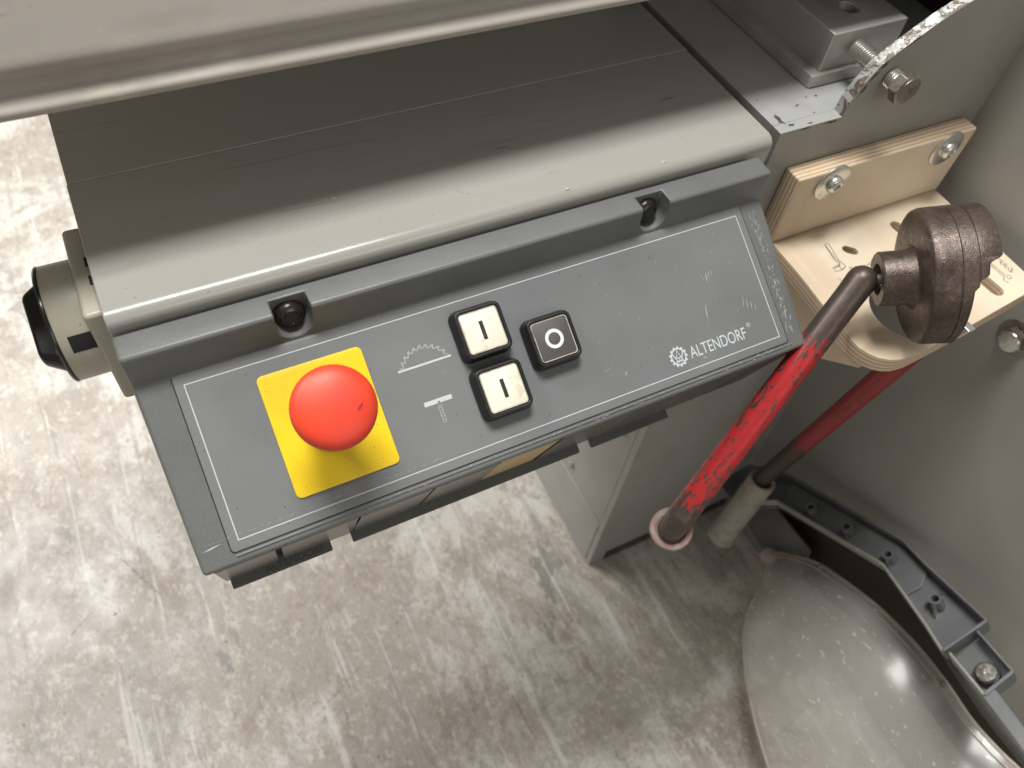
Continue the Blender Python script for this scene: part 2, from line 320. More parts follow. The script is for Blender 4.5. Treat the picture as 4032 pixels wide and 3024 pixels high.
def text_mesh(s, u0, u1, v_top, v_bot, fn, h=.0):
    c = bpy.data.curves.new('t', 'FONT'); c.body = s; c.size = 10
    if h: c.extrude = h
    o = bpy.data.objects.new('t', c); sc.collection.objects.link(o)
    me = bpy.data.meshes.new_from_object(o.evaluated_get(bpy.context.evaluated_depsgraph_get()))
    bpy.data.objects.remove(o); bpy.data.curves.remove(c)
    xs = [v.co.x for v in me.vertices]; ys = [v.co.y for v in me.vertices]; x0, x1, y0, y1 = min(xs), max(xs), min(ys), max(ys)
    for v in me.vertices:
        a = (v.co.x-x0)/(x1-x0); b = (v.co.y-y0)/(y1-y0)
        v.co = W(fn(u0+a*(u1-u0), v_bot+b*(v_top-v_bot), v.co.z))
    return me
def boolean(o, cutter):
    b = o.modifiers.new('cut', 'BOOLEAN'); b.operation = 'DIFFERENCE'; b.object = cutter; b.solver = 'EXACT'
def bake(o):
    """apply all modifiers of o"""
    me = bpy.data.meshes.new_from_object(o.evaluated_get(bpy.context.evaluated_depsgraph_get())); o.modifiers.clear(); o.data = me; return me
def cut_with(o, tools):
    cs = []
    for V, F in tools:
        c = obj('cutter', V, F, M_core, None, 0); cs.append(c); boolean(o, c)
    bpy.context.view_layer.update(); me = bake(o)
    for c in cs: bpy.data.objects.remove(c)
    me.polygons.foreach_set('use_smooth', [True]*len(me.polygons)); me.set_sharp_from_angle(angle=math.radians(35))

# ================================================================== the setting: floor
V, F = prism([(-6000, -4000, -582), (6000, -4000, -582), (6000, 7000, -582), (-6000, 7000, -582)], (0, 0, -30))
fl = obj('floor', V, F, M_floor, None, 0); fl['kind'] = 'structure'

ffl = lambda u, v, h: (u, v, -581.9+h)
for nm, colr, cnt, rr in (('floor_scratches', (.24, .23, .215), 60, (.5, 2.2)), ('floor_rub_marks', (.62, .61, .58), 70, (.3, 1.3))):
    parts = []
    for k in range(cnt):
        x_, y_ = random.uniform(-330, 480), random.uniform(-350, 700); a_ = random.gauss(1.62, .10) if random.random() < .85 else random.uniform(0, 3.1); L_ = random.uniform(15, 110)
        pts = [(x_+math.cos(a_)*L_*q/6+random.uniform(-.6, .6), y_+math.sin(a_)*L_*q/6+random.uniform(-.6, .6)) for q in range(7)]
        w0 = random.uniform(*rr); P_ = [Vector(p) for p in pts]; n2 = Vector((-math.sin(a_), math.cos(a_)))
        Lw = [p+n2*w0*.5*math.sin(math.pi*(q+.4)/6.8)*random.uniform(.5, 1) for q, p in enumerate(P_)]; Rw = [p-n2*w0*.5*math.sin(math.pi*(q+.4)/6.8)*random.uniform(.5, 1) for q, p in enumerate(P_)]
        parts.append(([ffl(p.x, p.y, 0) for p in Lw+Rw], [[q, q+1, 8+q, 7+q] for q in range(6)]))
    V, F = merge(parts); mm_ = mat(nm, colr, .6); nt_m = mm_.node_tree
    tr_ = nt_m.nodes.new('ShaderNodeBsdfTransparent'); mx_ = nt_m.nodes.new('ShaderNodeMixShader'); nn_ = nt_m.nodes.new('ShaderNodeTexNoise'); nn_.inputs['Scale'].default_value = 160; nn_.inputs['Detail'].default_value = 5
    tcm = nt_m.nodes.new('ShaderNodeTexCoord'); nt_m.links.new(tcm.outputs['Object'], nn_.inputs['Vector']); mr_ = nt_m.nodes.new('ShaderNodeMapRange'); mr_.inputs[1].default_value = .40; mr_.inputs[2].default_value = .62; mr_.inputs[4].default_value = .75
    nt_m.links.new(nn_.outputs['Fac'], mr_.inputs[0]); nt_m.links.new(mr_.outputs[0], mx_.inputs[0]); nt_m.links.new(tr_.outputs[0], mx_.inputs[1]); nt_m.links.new(nt_m.nodes['Principled BSDF'].outputs[0], mx_.inputs[2]); nt_m.links.new(mx_.outputs[0], nt_m.nodes['Material Output'].inputs[0])
    o = obj(nm, V, F, mm_, fl, 0); o['kind'] = 'stuff'
parts = []
for k in range(420):
    x_, y_, r_ = random.uniform(-330, 520), random.uniform(-350, 900), random.uniform(.3, 1.0); a_ = random.uniform(0, 3.1); d_ = Vector((math.cos(a_), math.sin(a_)))*r_*random.uniform(1, 2.4); e_ = Vector((-d_.y, d_.x)).normalized()*r_*.6
    parts.append(prism([(x_-d_.x, y_-d_.y, -581.9), (x_+e_.x, y_+e_.y, -581.9), (x_+d_.x, y_+d_.y, -581.9), (x_-e_.x, y_-e_.y, -581.9)], (0, 0, r_*.6)))
V, F = merge(parts); o = obj('sawdust_grit', V, F, mat('sawdust_grit', (.50, .43, .32), .8, layers=[((.12, .10, .08), 25, .5, .52, 1, I3, 1)]), fl, 0); o['kind'] = 'stuff'

# ================================================================== machine frame: beam, cabinet, gusset plate, side wall
fr = empty('machine_frame', (430, 150, -582), 'grey painted saw frame: beam behind the control panel, cabinet on the floor, side wall', 'machine frame')
def beam_profile(y0, y1):
    pts = []
    r = 6.5
    if y0 < 40:
        for k in range(9):
            a = math.radians(180-90*k/8); pts.append((y0+r+r*math.cos(a), 28-r+r*math.sin(a)))
        pts = [(y0+14, -62), (y0+3, -30)] + pts
    else: pts = [(y0, -62), (y0, 28)]
    pts += [(y1, 28), (y1, -62)]; return pts
V, F = prism([(-21, y, z) for y, z in beam_profile(22.2, 113.15)], (357.5, 0, 0)); obj('front_beam_cover', V, F, M_beam, fr, 35, (.9, 3))
V, F = prism([(-20.6, y, z) for y, z in beam_profile(113.4, 330)], (357.3, 0, 0)); obj('rear_beam_cover', V, F, M_beam, fr, 35, (.5, 2))
fb_ = lambda u, v, h: (u, v, 28.03+h)
parts = []
for l, w in (([(48, 99), (72, 97.5), (92, 98.5), (113, 97.5), (126, 96)], .35), ([(64, 60.5), (84, 59.2), (96, 58.4)], .25), ([(182, 68), (190, 67)], .7), ([(186, 95), (204, 93.5)], .4), ([(214, 82), (222, 79), (228, 80)], .3), ([(240, 95.5), (262, 94)], .3), ([(150, 46), (153, 41)], .2), ([(225, 64), (234, 60)], .2)):
    parts.append(stroke(l, w, fb_, False, .01))
for k in range(30): x_, y_ = random.uniform(0, 330), random.uniform(32, 108); parts.append(stroke([(x_, y_), (x_+random.uniform(1, 6), y_+random.uniform(-.6, .6))], random.uniform(.08, .2), fb_, False, .01))
V, F = merge(parts); o = obj('beam_scuffs', V, F, mat('dark_scuff', (.19, .18, .155), .5), fr, 0); o['kind'] = 'stuff'
parts = []
for k in range(60):
    x_, y_, r_ = random.uniform(-10, 330), random.uniform(30, 112), random.uniform(.12, .38); n_ = random.randint(5, 7)
    parts.append(([(x_+r_*random.uniform(.6, 1.3)*math.cos(q*6.283/n_), y_+r_*random.uniform(.6, 1.3)*math.sin(q*6.283/n_), 28.05) for q in range(n_)], [list(range(n_))]))
V, F = merge(parts); o = obj('beam_dirt_specks', V, F, mat('brown_dirt', (.13, .10, .07), .8), fr, 0); o['kind'] = 'stuff'
M_glue = mat('pale_glue', (.48, .44, .36), .5)
for x_, y_ in ((92, 61), (264, 27.5), (204, 26.8)):
    V, F = lathe([(0, .3), (.6, .22), (.9, 0)], (x_, y_, 27.9), (0, 0, 1), 8, lambda a, j, r, h: (r*(1.5 if abs(math.sin(a)) > .7 else .6), h)); obj('dried_glue_spot', V, F, M_glue, fr, 30)
# cabinet: front plate with the gusset rising from it, all in one plane
gus = [(342, 28), (387.5, 28.2), (388.2, 37.6), (392.4, 48.3), (399.4, 59.3), (409.5, 66.6), (430.9, 80), (448.3, 88.5), (490, 112), (531, 134), (534, -580), (336, -580), (336, -66), (342, -60)]
V, F = prism([(x, 24.7, z) for x, z in gus], (0, 7.5, 0))
o = obj('front_plate', V, F, M_paint, fr, 0, None, mats=[M_chipm, M_top])
for p in o.data.polygons:
    c = p.center
    if abs(p.normal.y) < .5 and c.z > (31+ZF)*MM: p.material_index = 1
    elif p.normal.z > .7: p.material_index = 2
b = o.modifiers.new('bevel', 'BEVEL'); b.width = .0003; b.segments = 2; b.limit_method = 'ANGLE'
V, F = box((342.0, 32.3, -58), (531, 330, 28)); obj('top_box', V, F, M_top, fr, 35, (.15, 1))
V, F = box((336.4, 32.5, -482), (530, 420, -62)); obj('cabinet_side', V, F, M_paint, fr, 35, (1.2, 2))
V, F = box((335.2, 32.5, -580), (530, 420, -488)); obj('cabinet_plinth', V, F, M_paint, fr, 35, (1.2, 2))
V, F = box((337.5, 32.5, -488.5), (529, 418, -481.5)); obj('plinth_joint', V, F, M_paint, fr, 0)
V, F = box((356, 23.9, -581), (532, 24.6, -561)); obj('foot_shade_strip', V, F, M_blackgl, fr, 0)  # black strip painted where the toe-kick shadow lies
for y, z in ((102, -474.9+8), (48.7, -320.8)):
    V, F = lathe([(0, 4.2), (2.6, 4.0), (4.2, 2.6), (4.6, 0), (4.6, -.5)], (336.4, y, z), (-1, 0, 0), 20); obj('dome_screw', V, F, M_paint, fr)
V, F = box((380, 252, 28.2), (760, 260, 620)); obj('interior_shade_panel', V, F, M_dark, fr, 0)  # both panels are near-black to stand in for the unlit interior
V, F = box((531.5, 34, -60), (541, 251, 400)); obj('interior_shade_panel', V, F, M_dark, fr, 0)
# side wall that turns towards the operator at the right
V, F = prism([(534.5, 32, -580), (534.5, -900, -580), (518.5, -900, 330), (518.5, 32, 330)], (12, 0, 0)); obj('side_wall', V, F, M_wall, fr, 0)
# bolt in the side wall
V, F = lathe([(13.2, 0), (13.2, 1.6), (9.9, 1.7), (9.9, 7.4), (7.4, 8.4), (7.3, 8.2), (0, 8.3)], (527.0, -93, -108), (-1, 0, -.02), 6); o = obj('hex_bolt', V, F, M_bolt, fr, 20)
V, F = lathe([(14.2, -.2), (14.2, 1.3), (0, 1.35)], (527.0, -93, -108), (-1, 0, -.02), 40); obj('washer', V, F, M_bolt, o)
V, F = lathe([(8.2, 8.0), (7.6, 8.9), (0, 9.0)], (527.0, -93, -108), (-1, 0, -.02), 32); obj('bolt_face', V, F, M_zinc, o)
# hex bolt through the gusset
bx, bz = 412.2, 49.6
hb = empty('hex_bolt', (bx, 9, bz), 'rusty steel hex bolt screwed through the chipped gusset plate against the steel block', 'bolt')
V, F = lathe([(0, 0), (7.8, 0), (8.3, .5), (9.6, 1.6), (9.6, 7.4), (0, 7.4)], (bx, 9.2, bz), (0, 1, 0), 6); hd = obj('bolt_head', V, F, M_bolt, hb, 20, (.4, 2))
V, F = lathe([(0, -.15), (6.6, -.1), (8.0, .25), (8.1, .6)], (bx, 9.2, bz), (0, 1, 0), 32); obj('head_face', V, F, M_bolt, hd)
prof = [(0, 0)]
h = 0
while h < 39:
    prof += [(4.6, h), (5.7, h+.55), (5.7, h+.85), (4.6, h+1.4)]; h += 1.7
prof += [(0, h)]
V, F = lathe(prof, (bx, 16.4, bz), (0, 1, 0), 28); obj('threaded_shaft', V, F, M_zinc2, hb, 20)
for s_, a_, b_ in (('8.8', -5.0, 3.2), ('CK', -3.5, -5.8)):
    me = text_mesh(s_, bx+a_, bx+a_+5.5, bz+b_+2.3, bz+b_, lambda u, v, h: (u, 9.25-h, v), .15); link('head_marking', me, M_bolt, hd, 0)
# paint chips on the cabinet edge
def blob(cx, cy, rx, ry, n=14, rough=.45, rot=0):
    out = []
    for k in range(n):
        a = 2*math.pi*k/n; q = 1+random.uniform(-rough, rough); x = rx*q*math.cos(a); y = ry*q*math.sin(a)
        out.append((cx+x*math.cos(rot)-y*math.sin(rot), cy+x*math.sin(rot)+y*math.cos(rot)))
    return out
ftop = lambda u, v, h: (u, v, 28.06+h)
for cx, cy, rx, ry, ro in ((349, 36, 1.8, 4.6, .15), (353, 29, 2.6, 1.2, 0), (383, 28.5, 2.6, 1.6, .5), (389, 26.6, 2.6, .9, 0), (368, 43, 1.7, .5, .2), (386, 47, .9, 1.0, 0), (379, 48, .6, .6, 0), (374, 34, 1.0, .4, .3), (365, 26.8, 2.2, .7, 0)):
    V, F = flat(blob(cx, cy, rx, ry, rot=ro), ftop, .05); obj('paint_chip', V, F, M_chip, fr, 0)
ffr = lambda u, v, h: (u, 24.64-h, v)
for cx, cy, rx, ry, ro in ((394, 44, .9, 5.0, -.35), (397.6, 52, .9, 4.0, -.6), (402.0, 58.5, 2.4, 1.4, .5), (418, 71, 3.5, .8, .6), (361, 26.8, 3, .6, 0), (380, 26.6, 5, .8, 0)):
    V, F = flat(blob(cx, cy, rx, ry, 16, .5, ro), ffr, .05); obj('paint_chip', V, F, M_chip, fr, 0)

# ================================================================== steel stop block on its base plate
sb = empty('steel_block', (420, 100, 28), 'machined steel block with a threaded hole on a steel base plate, behind the gusset', 'steel block')
pl = rrect(0, 0, 40, 110, 2, 3)
V, F = prism([(384.9+40+x, 54+110+y, 28.3) for x, y in pl], (0, 0, 8)); o = obj('base_plate', V, F, M_steel, sb, 35, (.5, 2))
V, F = prism([(392.2, 57.2, 35.6), (450, 57.2, 35.6), (450, 250, 35.6), (392.2, 250, 35.6)], (0, 0, 24.6))
o = obj('block', V, F, M_steel, sb, 0)
cut_with(o, [lathe([(6.2, -30), (6.2, 3)], (421, 78.2, 60.2), (0, 0, 1), 32)])
bv = o.modifiers.new('bevel', 'BEVEL'); bv.width = .0006; bv.segments = 2; bv.limit_method = 'ANGLE'; bv.angle_limit = .7
prof = []
h = -24
while h < -.8: prof += [(6.15, h), (5.2, h+.45), (5.2, h+.7), (6.15, h+1.2)]; h += 1.5
V, F = lathe(prof+[(6.15, -.3)], (421, 78.2, 60.2), (0, 0, 1), 32); F = F[:-2]; obj('threaded_hole', V, F, M_steel, sb, 60)
V, F = lathe([(0, 0), (6.2, 0)], (421, 78.2, 36), (0, 0, 1), 24); obj('hole_bottom', V, F, M_dark, sb, 0)

# ================================================================== sliding table above the beam
tb = empty('sliding_table', (150, 200, 98), 'dusty aluminium edge of the sliding table above the grey beam', 'sliding table')
tp = smooth_path([(70, 98.6, 0), (65.4, 98, 0), (63.4, 99.6, 0), (63.6, 102, 0), (67.0, 104.2, 0), (69.4, 107.0, 0), (69.4, 110.0, 0), (68.0, 113.0, 0), (68.0, 116.6, 0), (70.5, 121, 0)], 5)
tprof = [(p.x, p.y) for p in tp] + [(116, 200), (360, 200), (360, 98.6)]
V, F = prism([(-900, y, z) for y, z in tprof], (2000, 0, 0)); obj('table_profile', V, F, M_table, tb, 30)

# ================================================================== control panel
cp = empty('control_panel', (150, 10, 0), 'sloping dark grey control panel with red emergency stop and three square buttons', 'control panel')
prof = [(19.5, 21.5), (4.7, 21.5)] + [Lb(0, -5.3, 0)[1:]] + [Lb(0, 81.9, 0)[1:], Lb(0, 82.0, -6.4)[1:], Lb(0, 6, -6.4)[1:], (19.5, -10)]
V, F = prism([(-20.4, y, z) for y, z in prof], (343.9, 0, 0))
V2 = []
for x, y, z in V:                                                   # the shell narrows slightly towards the operator
    v = -.8660254*y-.5*z
    V2.append((x+.024*(v+5), y, z) if x < 100 else (x-.052*(v+5), y, z))
hs = obj('housing', V2, F, M_house, cp, 35)
b = hs.modifiers.new('bevel', 'BEVEL'); b.width = .0020; b.segments = 4; b.limit_method = 'ANGLE'; b.angle_limit = .5; b.harden_normals = False
SCX = ((53.0, 12.6), (247.5, 12.6))
tools = []
for x, z in SCX:
    pts = [(x+8.4*math.cos(math.radians(a)), 3.0, z+8.4*math.sin(math.radians(a))) for a in range(180, 361, 12)] + [(x+8.4, 3.0, 40), (x-6.9, 3.0, 40), (x-8.4, 3.0, 30)]
    tools.append(prism([(p[0], -5, p[2]) for p in pts], (0, 19.5, 0)))
cut_with(hs, tools)
b = hs.modifiers.new('bevel', 'BEVEL'); b.width = .0007; b.segments = 2; b.limit_method = 'ANGLE'; b.angle_limit = .7
for x, z in SCX:
    ax = Vector((.03, -1, .28))
    base = Vector((x-.4, 13.4, z-1.2))
    V, F = lathe([(7.6, -1), (7.6, .2), (7.2, .8), (0, .8)], base, ax, 32); o = obj('cap_screw', V, F, M_screw, cp)
    V, F = lathe([(6.5, 0), (6.5, 1.6), (5.9, 3.2), (4.6, 4.3), (3.3, 4.7), (3.1, 4.4), (3.1, 2.0), (0, 2.0)], base, ax, 6*6); obj('screw_head', V, F, M_screw, o, 30)
    V, F = lathe([(3.3, 4.75), (3.2, 2.1), (0, 2.1)], base, ax, 6); obj('hex_socket', V, F, M_core, o, 0)
# body below the shell: dark core, front panels, mounting tabs
V, F = prism([Lb(-14.0, 79.6, -5.6), Lb(-14.0, 89.9, -69.5), Lb(-14.0, 25, -69.5), Lb(-14.0, 12, -6.0)], (329, 0, 0)); obj('panel_core', V, F, M_core, cp, 35, (2, 2))
edges = [-15.2, 14.4, 53.5, 91.5, 128.2, 164.5, 204, 242, 280, 316.5]
for i in range(len(edges)-1):
    a, b_ = edges[i]+(1.3 if i == 1 else .7), edges[i+1]-(1.3 if i == 0 else .7)
    m_ = M_woodtone if i == 4 else M_house_low  # the fifth panel is coloured in wood tones
    lo = .4 if i != 4 else -.6
    V, F = prism([Lb(a, 80.2+lo, -7.2), Lb(b_, 80.2+lo, -7.2), Lb(b_, 90.8+lo, -69.6), Lb(a, 90.8+lo, -69.6)], tuple(Vector(Lb(0, 2.0, .3))))
    obj('front_panel', V, F, m_, cp, 35, (.5, 2))
for i, (a, b_) in enumerate(((-12.6, 40.8), (52.2, 194.5), (202.6, 258.6))):
    V, F = prism([Lb(a, 40, -74.0), Lb(b_, 40, -74.0), Lb(b_, 98.6, -74.0), Lb(a, 98.6, -74.0)], Lb(0, 0, 3.6)); o = obj('mounting_tab', V, F, M_tab, cp, 35, (.9, 3))
    if i == 0:
        fT = lambda u, v, h: Lb(u, v, -70.4+h)
        me = text_mesh('ALTENDORF', 5.0, 37.0, 93.4, 97.0, fT, .25); link('embossed_name', me, mat('tab_lettering', (.035, .036, .033), .5), o, 0)
        V, F = merge([stroke([(0+1.5*math.cos(k*.4), 94.1+1.3*math.sin(k*.4)) for k in range(16)], .4, fT, True, .25), stroke([(-.9, 93.2), (0, 95), (.9, 93.2)], .35, fT, False, .25)]); obj('embossed_emblem', V, F, M_tab, o, 0)
# printed label
fl_ = lambda u, v, h: Lb(u, v, .42+h)
me = curve_plate(rrect(151.5, 35.85, 156.15, 41.3, 2.0), [], lambda a, b, h: Lb(a, b, .01+h), .12); link('label_seam', me, M_core, cp, 0)
me = curve_plate(rrect(151.5, 35.85, 155.6, 40.75, 1.8), [], lambda a, b, h: Lb(a, b, .14+h), .26, .06); lab_ = link('label_plate', me, M_label, cp, 30)
V, F = tube([Lb(-3 + k*8, 78.45, .05) for k in range(40)], .62, 10); obj('edge_bead', V, F, M_house, cp)
V, F = stroke([(0, 0), (302.8, 0), (302.8, 72.1), (0, 72.1)], .62, fl_, True); 
P = [(-.24, -.24), (303.04, -.24), (303.04, 72.34), (-.24, 72.34)]; Q = [(.24, .24), (302.56, .24), (302.56, 71.86), (.24, 71.86)]
V = [fl_(u, v, .04) for u, v in P+Q]; F = [[i, (i+1) % 4, 4+(i+1) % 4, 4+i] for i in range(4)]; obj('printed_border', V, F, M_print, lab_, 0)
# saw blade pictogram
parts = [stroke([(91.6, 24.3), (119.0, 24.3)], 1.0, fl_)]
cx, cy, R0 = 105.6, 29.0, 14.2
pts = []
nT = 11
for k in range(nT):
    a = math.radians(204+132*k/(nT-1)) ; a2 = math.radians(204+132*(k+.8)/(nT-1))
    p = lambda an, r: (cx+r*math.cos(an)*.98, cy+r*math.sin(an)*.98)
    if k < nT-1:
        d = math.radians(132/(nT-1))
        for q, r in ((0, R0), (.12, R0+.15), (.16, R0-.9), (.26, R0-1.9), (.42, R0-1.8), (.62, R0-1.2), (.85, R0-.35)): pts.append(p(a+d*q, r))
        parts.append(stroke([p(a+d*.0, R0), p(a-d*.16, R0-.9), p(a+d*.1, R0-1.3), p(a+d*.16, R0-.9)], .18, fl_))
pts = [q for q in pts if q[1] < 23.9]
parts.append(stroke(pts, .24, fl_)); V, F = merge(parts); obj('saw_blade_pictogram', V, F, M_print, lab_, 0)
# scoring saw pictogram
parts = [flat([(98.3, 42.1), (112.5, 42.1), (112.5, 44.35), (106.2, 44.35), (106.2, 43.4), (105.1, 43.4), (105.1, 44.35), (98.3, 44.35)], fl_, .04)]
parts.append(stroke(rrect(105.35, 49.8, .78, 4.3, .4, 3), .16, fl_, True))
for v in (46.6, 48.0, 49.4, 50.9, 52.6): parts.append(stroke([(104.6, v), (106.1, v)], .16, fl_))
V, F = merge(parts); obj('scoring_blade_pictogram', V, F, M_print, lab_, 0)
# emblem and name
gx, gy = 237.7, 63.3
parts = [stroke([(gx+4.35*math.cos(k*math.pi/24), gy+4.35*math.sin(k*math.pi/24)) for k in range(48)], .8, fl_, True)]
for k in range(13):
    a = 2*math.pi*k/13+.1; d = .13
    parts.append(flat([(gx+r*math.cos(a+s*d*(1.0 if r < 5 else .85)), gy+r*math.sin(a+s*d*(1.0 if r < 5 else .85))) for r, s in ((4.5, -1), (5.6, -1), (5.6, 1), (4.5, 1))], fl_, .04))
S = lambda l, w=.62: stroke([(gx+a, gy+b) for a, b in l], w, fl_)
parts += [S([(-3.3, -2.3), (-.9, 3.0), (0, .8), (.9, 3.0), (3.3, -2.3)]), S([(-2.3, 3.3), (0, -3.6), (2.3, 3.3)]), S([(-1.5, .6), (1.5, .6)], .5), S([(-.9, 3.0), (0, 1.9), (.9, 3.0)], .9)]
V, F = merge(parts); obj('gear_emblem', V, F, M_print, lab_, 0)
link('printed_name', text_mesh('ALTENDORF', 245.0, 282.6, 60.3, 66.75, lambda u, v, h: fl_(u, v, .04)), M_print, lab_, 0)
parts = [stroke([(285.9+1.15*math.cos(k*math.pi/10), 60.0+1.15*math.sin(k*math.pi/10)) for k in range(20)], .22, fl_, True)]
V, F = merge(parts); obj('registered_mark', V, F, M_print, lab_, 0)
link('registered_letter', text_mesh('R', 285.4, 286.45, 59.3, 60.7, lambda u, v, h: fl_(u, v, .04)), M_print, lab_, 0)
# scratches on label and right margin
def sliver(u, v, ln, w, ang, fn):
    d = Vector((math.cos(ang), math.sin(ang))); n = Vector((-d.y, d.x)); p = Vector((u, v))
    return flat([tuple(p-d*ln/2), tuple(p+n*w/2-d*ln*.1), tuple(p+d*ln/2), tuple(p-n*w/2+d*ln*.15)], fn, .03)
parts = [sliver(263.5, 45.5, 9, .45, 1.75, fl_), sliver(271, 27.5, 6, .45, 1.75, fl_), sliver(273, 26.5, 5, .3, 1.8, fl_), sliver(274.8, 26, 5, .25, 1.8, fl_), sliver(268.3, 27, 5, .2, 1.2, fl_),
         sliver(196, 57, 8, .14, -.2, fl_), sliver(205, 62, 2.5, .5, 2.0, fl_), sliver(288, 47, 7, .3, 1.85, fl_), sliver(290, 49, 6, .35, 1.75, fl_), sliver(292.3, 50, 5, .3, 1.8, fl_), sliver(294.5, 52, 4, .25, 1.8, fl_), sliver(253, 68.6, 2.4, .5, .6, fl_)]
for k in range(46): parts.append(sliver(random.uniform(180, 300), random.uniform(3, 70), random.uniform(.6, 3), random.uniform(.05, .16), random.uniform(1.2, 2.2), fl_))
for k in range(26): parts.append(sliver(random.uniform(5, 180), random.uniform(3, 70), random.uniform(.4, 1.6), random.uniform(.05, .14), random.uniform(0, 3), fl_))
for k in range(60): parts.append(sliver(20+random.uniform(-25, 60)*1.3, 70.2-random.uniform(0, .8), random.uniform(.8, 3.5), .1, random.uniform(-.15, .05), fl_))
V, F = merge(parts); o = obj('label_scratches', V, F, M_scr, lab_, 0); o['kind'] = 'stuff'
fh = lambda u, v, h: Lb(u, v, .03+h)
parts = []
for k in range(130):
    v = random.uniform(0, 73); g = random.gauss(0, 1.6)
    u = 314.5-.05*v+g
    if 308.6 < u < 317.8-.03*v: parts.append(sliver(u, v, random.uniform(.6, 3.6), random.uniform(.08, .3), random.uniform(1.2, 2.3), fh))
for u, v, l, w in ((312, 61, 5, .5), (314.5, 64, 4, .4), (309.6, 68, 6, .3), (313, 70, 5, .25), (311, 56, 3.5, .4)): parts.append(sliver(u, v, l, w, 1.75, fh))
parts.append(sliver(-11.5, 71.5, 8.5, .7, -.1, fh))
for k in range(90): parts.append(sliver(random.uniform(60, 306), 78.4+random.gauss(0, .35), random.uniform(.5, 3), random.uniform(.1, .3), random.uniform(-.2, .2), lambda u, v, h: Lb(u, v, .58+h)))
V, F = merge(parts); o = obj('housing_scratches', V, F, M_scr, cp, 0); o['kind'] = 'stuff'
rg = [(251, .6), (254, .3), (290, .5), (300, .4)]
parts = [prism([(x+random.uniform(-1, 1), 8+random.uniform(0, 6), 21.6) for _ in range(3)], (0, 0, .05)) for x, w in rg]

# emergency stop button
ES = (53.0, 33.0)
me = curve_plate(rrect(53.8, 35.6, 24.7, 29.0, 2.6), [], lambda a, b, h: Lb(a, b, .45+h), .9, .2); yp = link('yellow_plate', me, M_yel, cp, 30)
es = [(9, 1.2), (9, 33), (14.0, 34.0), (16.4, 34.8), (17.5, 36.2), (17.9, 38.4), (18.0, 41.0), (17.8, 43.0), (17.2, 44.6), (16.0, 46.0), (14.0, 47.0), (10.8, 47.9), (7.0, 48.5), (3.4, 48.8), (0, 48.9)]
def knurl(a, j, r, h): return (r*(1+(.0035*math.cos(a*60) if 4 <= j <= 7 else 0)), h)
ax_ = Vector(Lb(0, 0, 1))
V, F = lathe(es, Lb(ES[0], ES[1], 0), ax_, 180, knurl); eb = obj('emergency_button', V, F, M_red, cp, 60)
V, F = lathe([(13.5, 1.3), (13.5, 4.5), (12.5, 5.5), (10.5, 6), (10.5, 30), (9, 31)], Lb(ES[0], ES[1], 0), ax_, 48); obj('button_collar', V, F, M_black, eb)
fe = lambda u, v, h: Lb(u, v, 48.75+h)
V, F = flat([(60.4, 37.9), (61.2, 36.6), (63.0, 35.4), (63.9, 34.6), (63.3, 36.2), (61.8, 37.4)], lambda u, v, h: Lb(u, v, 49.0-.0098*((u-53)**2+(v-33)**2)+.12+h), .03); obj('button_scuff', V, F, mat('dark_red_scuff', (.35, .012, .03), .5), eb, 0)
# square push buttons
def push_button(cu, cv, kind):
    lp = lambda s, r, n: [Lb(a, b, n) for a, b in rrect(cu, cv, s, s, r, 6)]
    V, F = loft([lp(13.3, 4.2, .42), lp(13.3, 4.2, 3.4), lp(12.8, 4.0, 4.4), lp(12.5, 3.8, 7.6), lp(11.9, 3.2, 8.6), lp(10.9, 2.4, 8.7), lp(10.5, 2.1, 8.2), lp(10.4, 2.0, 7.2)], True, True)
    bz_ = obj('push_button', V, F, M_black, cp, 30, (.25, 2))
    V, F = loft([lp(10.25, 1.9, 7.1), lp(10.25, 1.9, 8.0), lp(10.1, 1.7, 8.25), lp(9.85, 1.5, 8.25), lp(9.65, 1.3, 8.05)], True, True); obj('cap_rim', V, F, M_lens, bz_, 30)
    V, F = loft([lp(9.62, 1.3, 7.9), lp(9.62, 1.3, 8.12), lp(9.45, 1.2, 8.2)], True, True); cpx = obj('button_cap', V, F, M_cap if kind == 'I' else M_capd, bz_, 30)
    fb = lambda u, v, h: Lb(u, v, 8.22+h)
    if kind == 'I': V, F = flat([(cu-1.0, cv-4.7), (cu+1.0, cv-4.7), (cu+1.0, cv+4.7), (cu-1.0, cv+4.7)], fb, .05); obj('bar_symbol', V, F, M_ink, bz_, 0)
    else: V, F = stroke([(cu+4.1*math.cos(k*math.pi/30), cv+4.1*math.sin(k*math.pi/30)) for k in range(60)], 1.75, fb, True, .06); obj('ring_symbol', V, F, M_wring, bz_, 0)
    return bz_
o = push_button(136.5, 18.2, 'I'); o['label'] = 'white square button marked I, upper of the pair beside the saw blade pictogram'
o = push_button(136.5, 48.2, 'I'); o['label'] = 'white square button marked I, lower of the pair'
o = push_button(170.2, 33.2, 'O'); o['label'] = 'dark square button marked with a white ring'

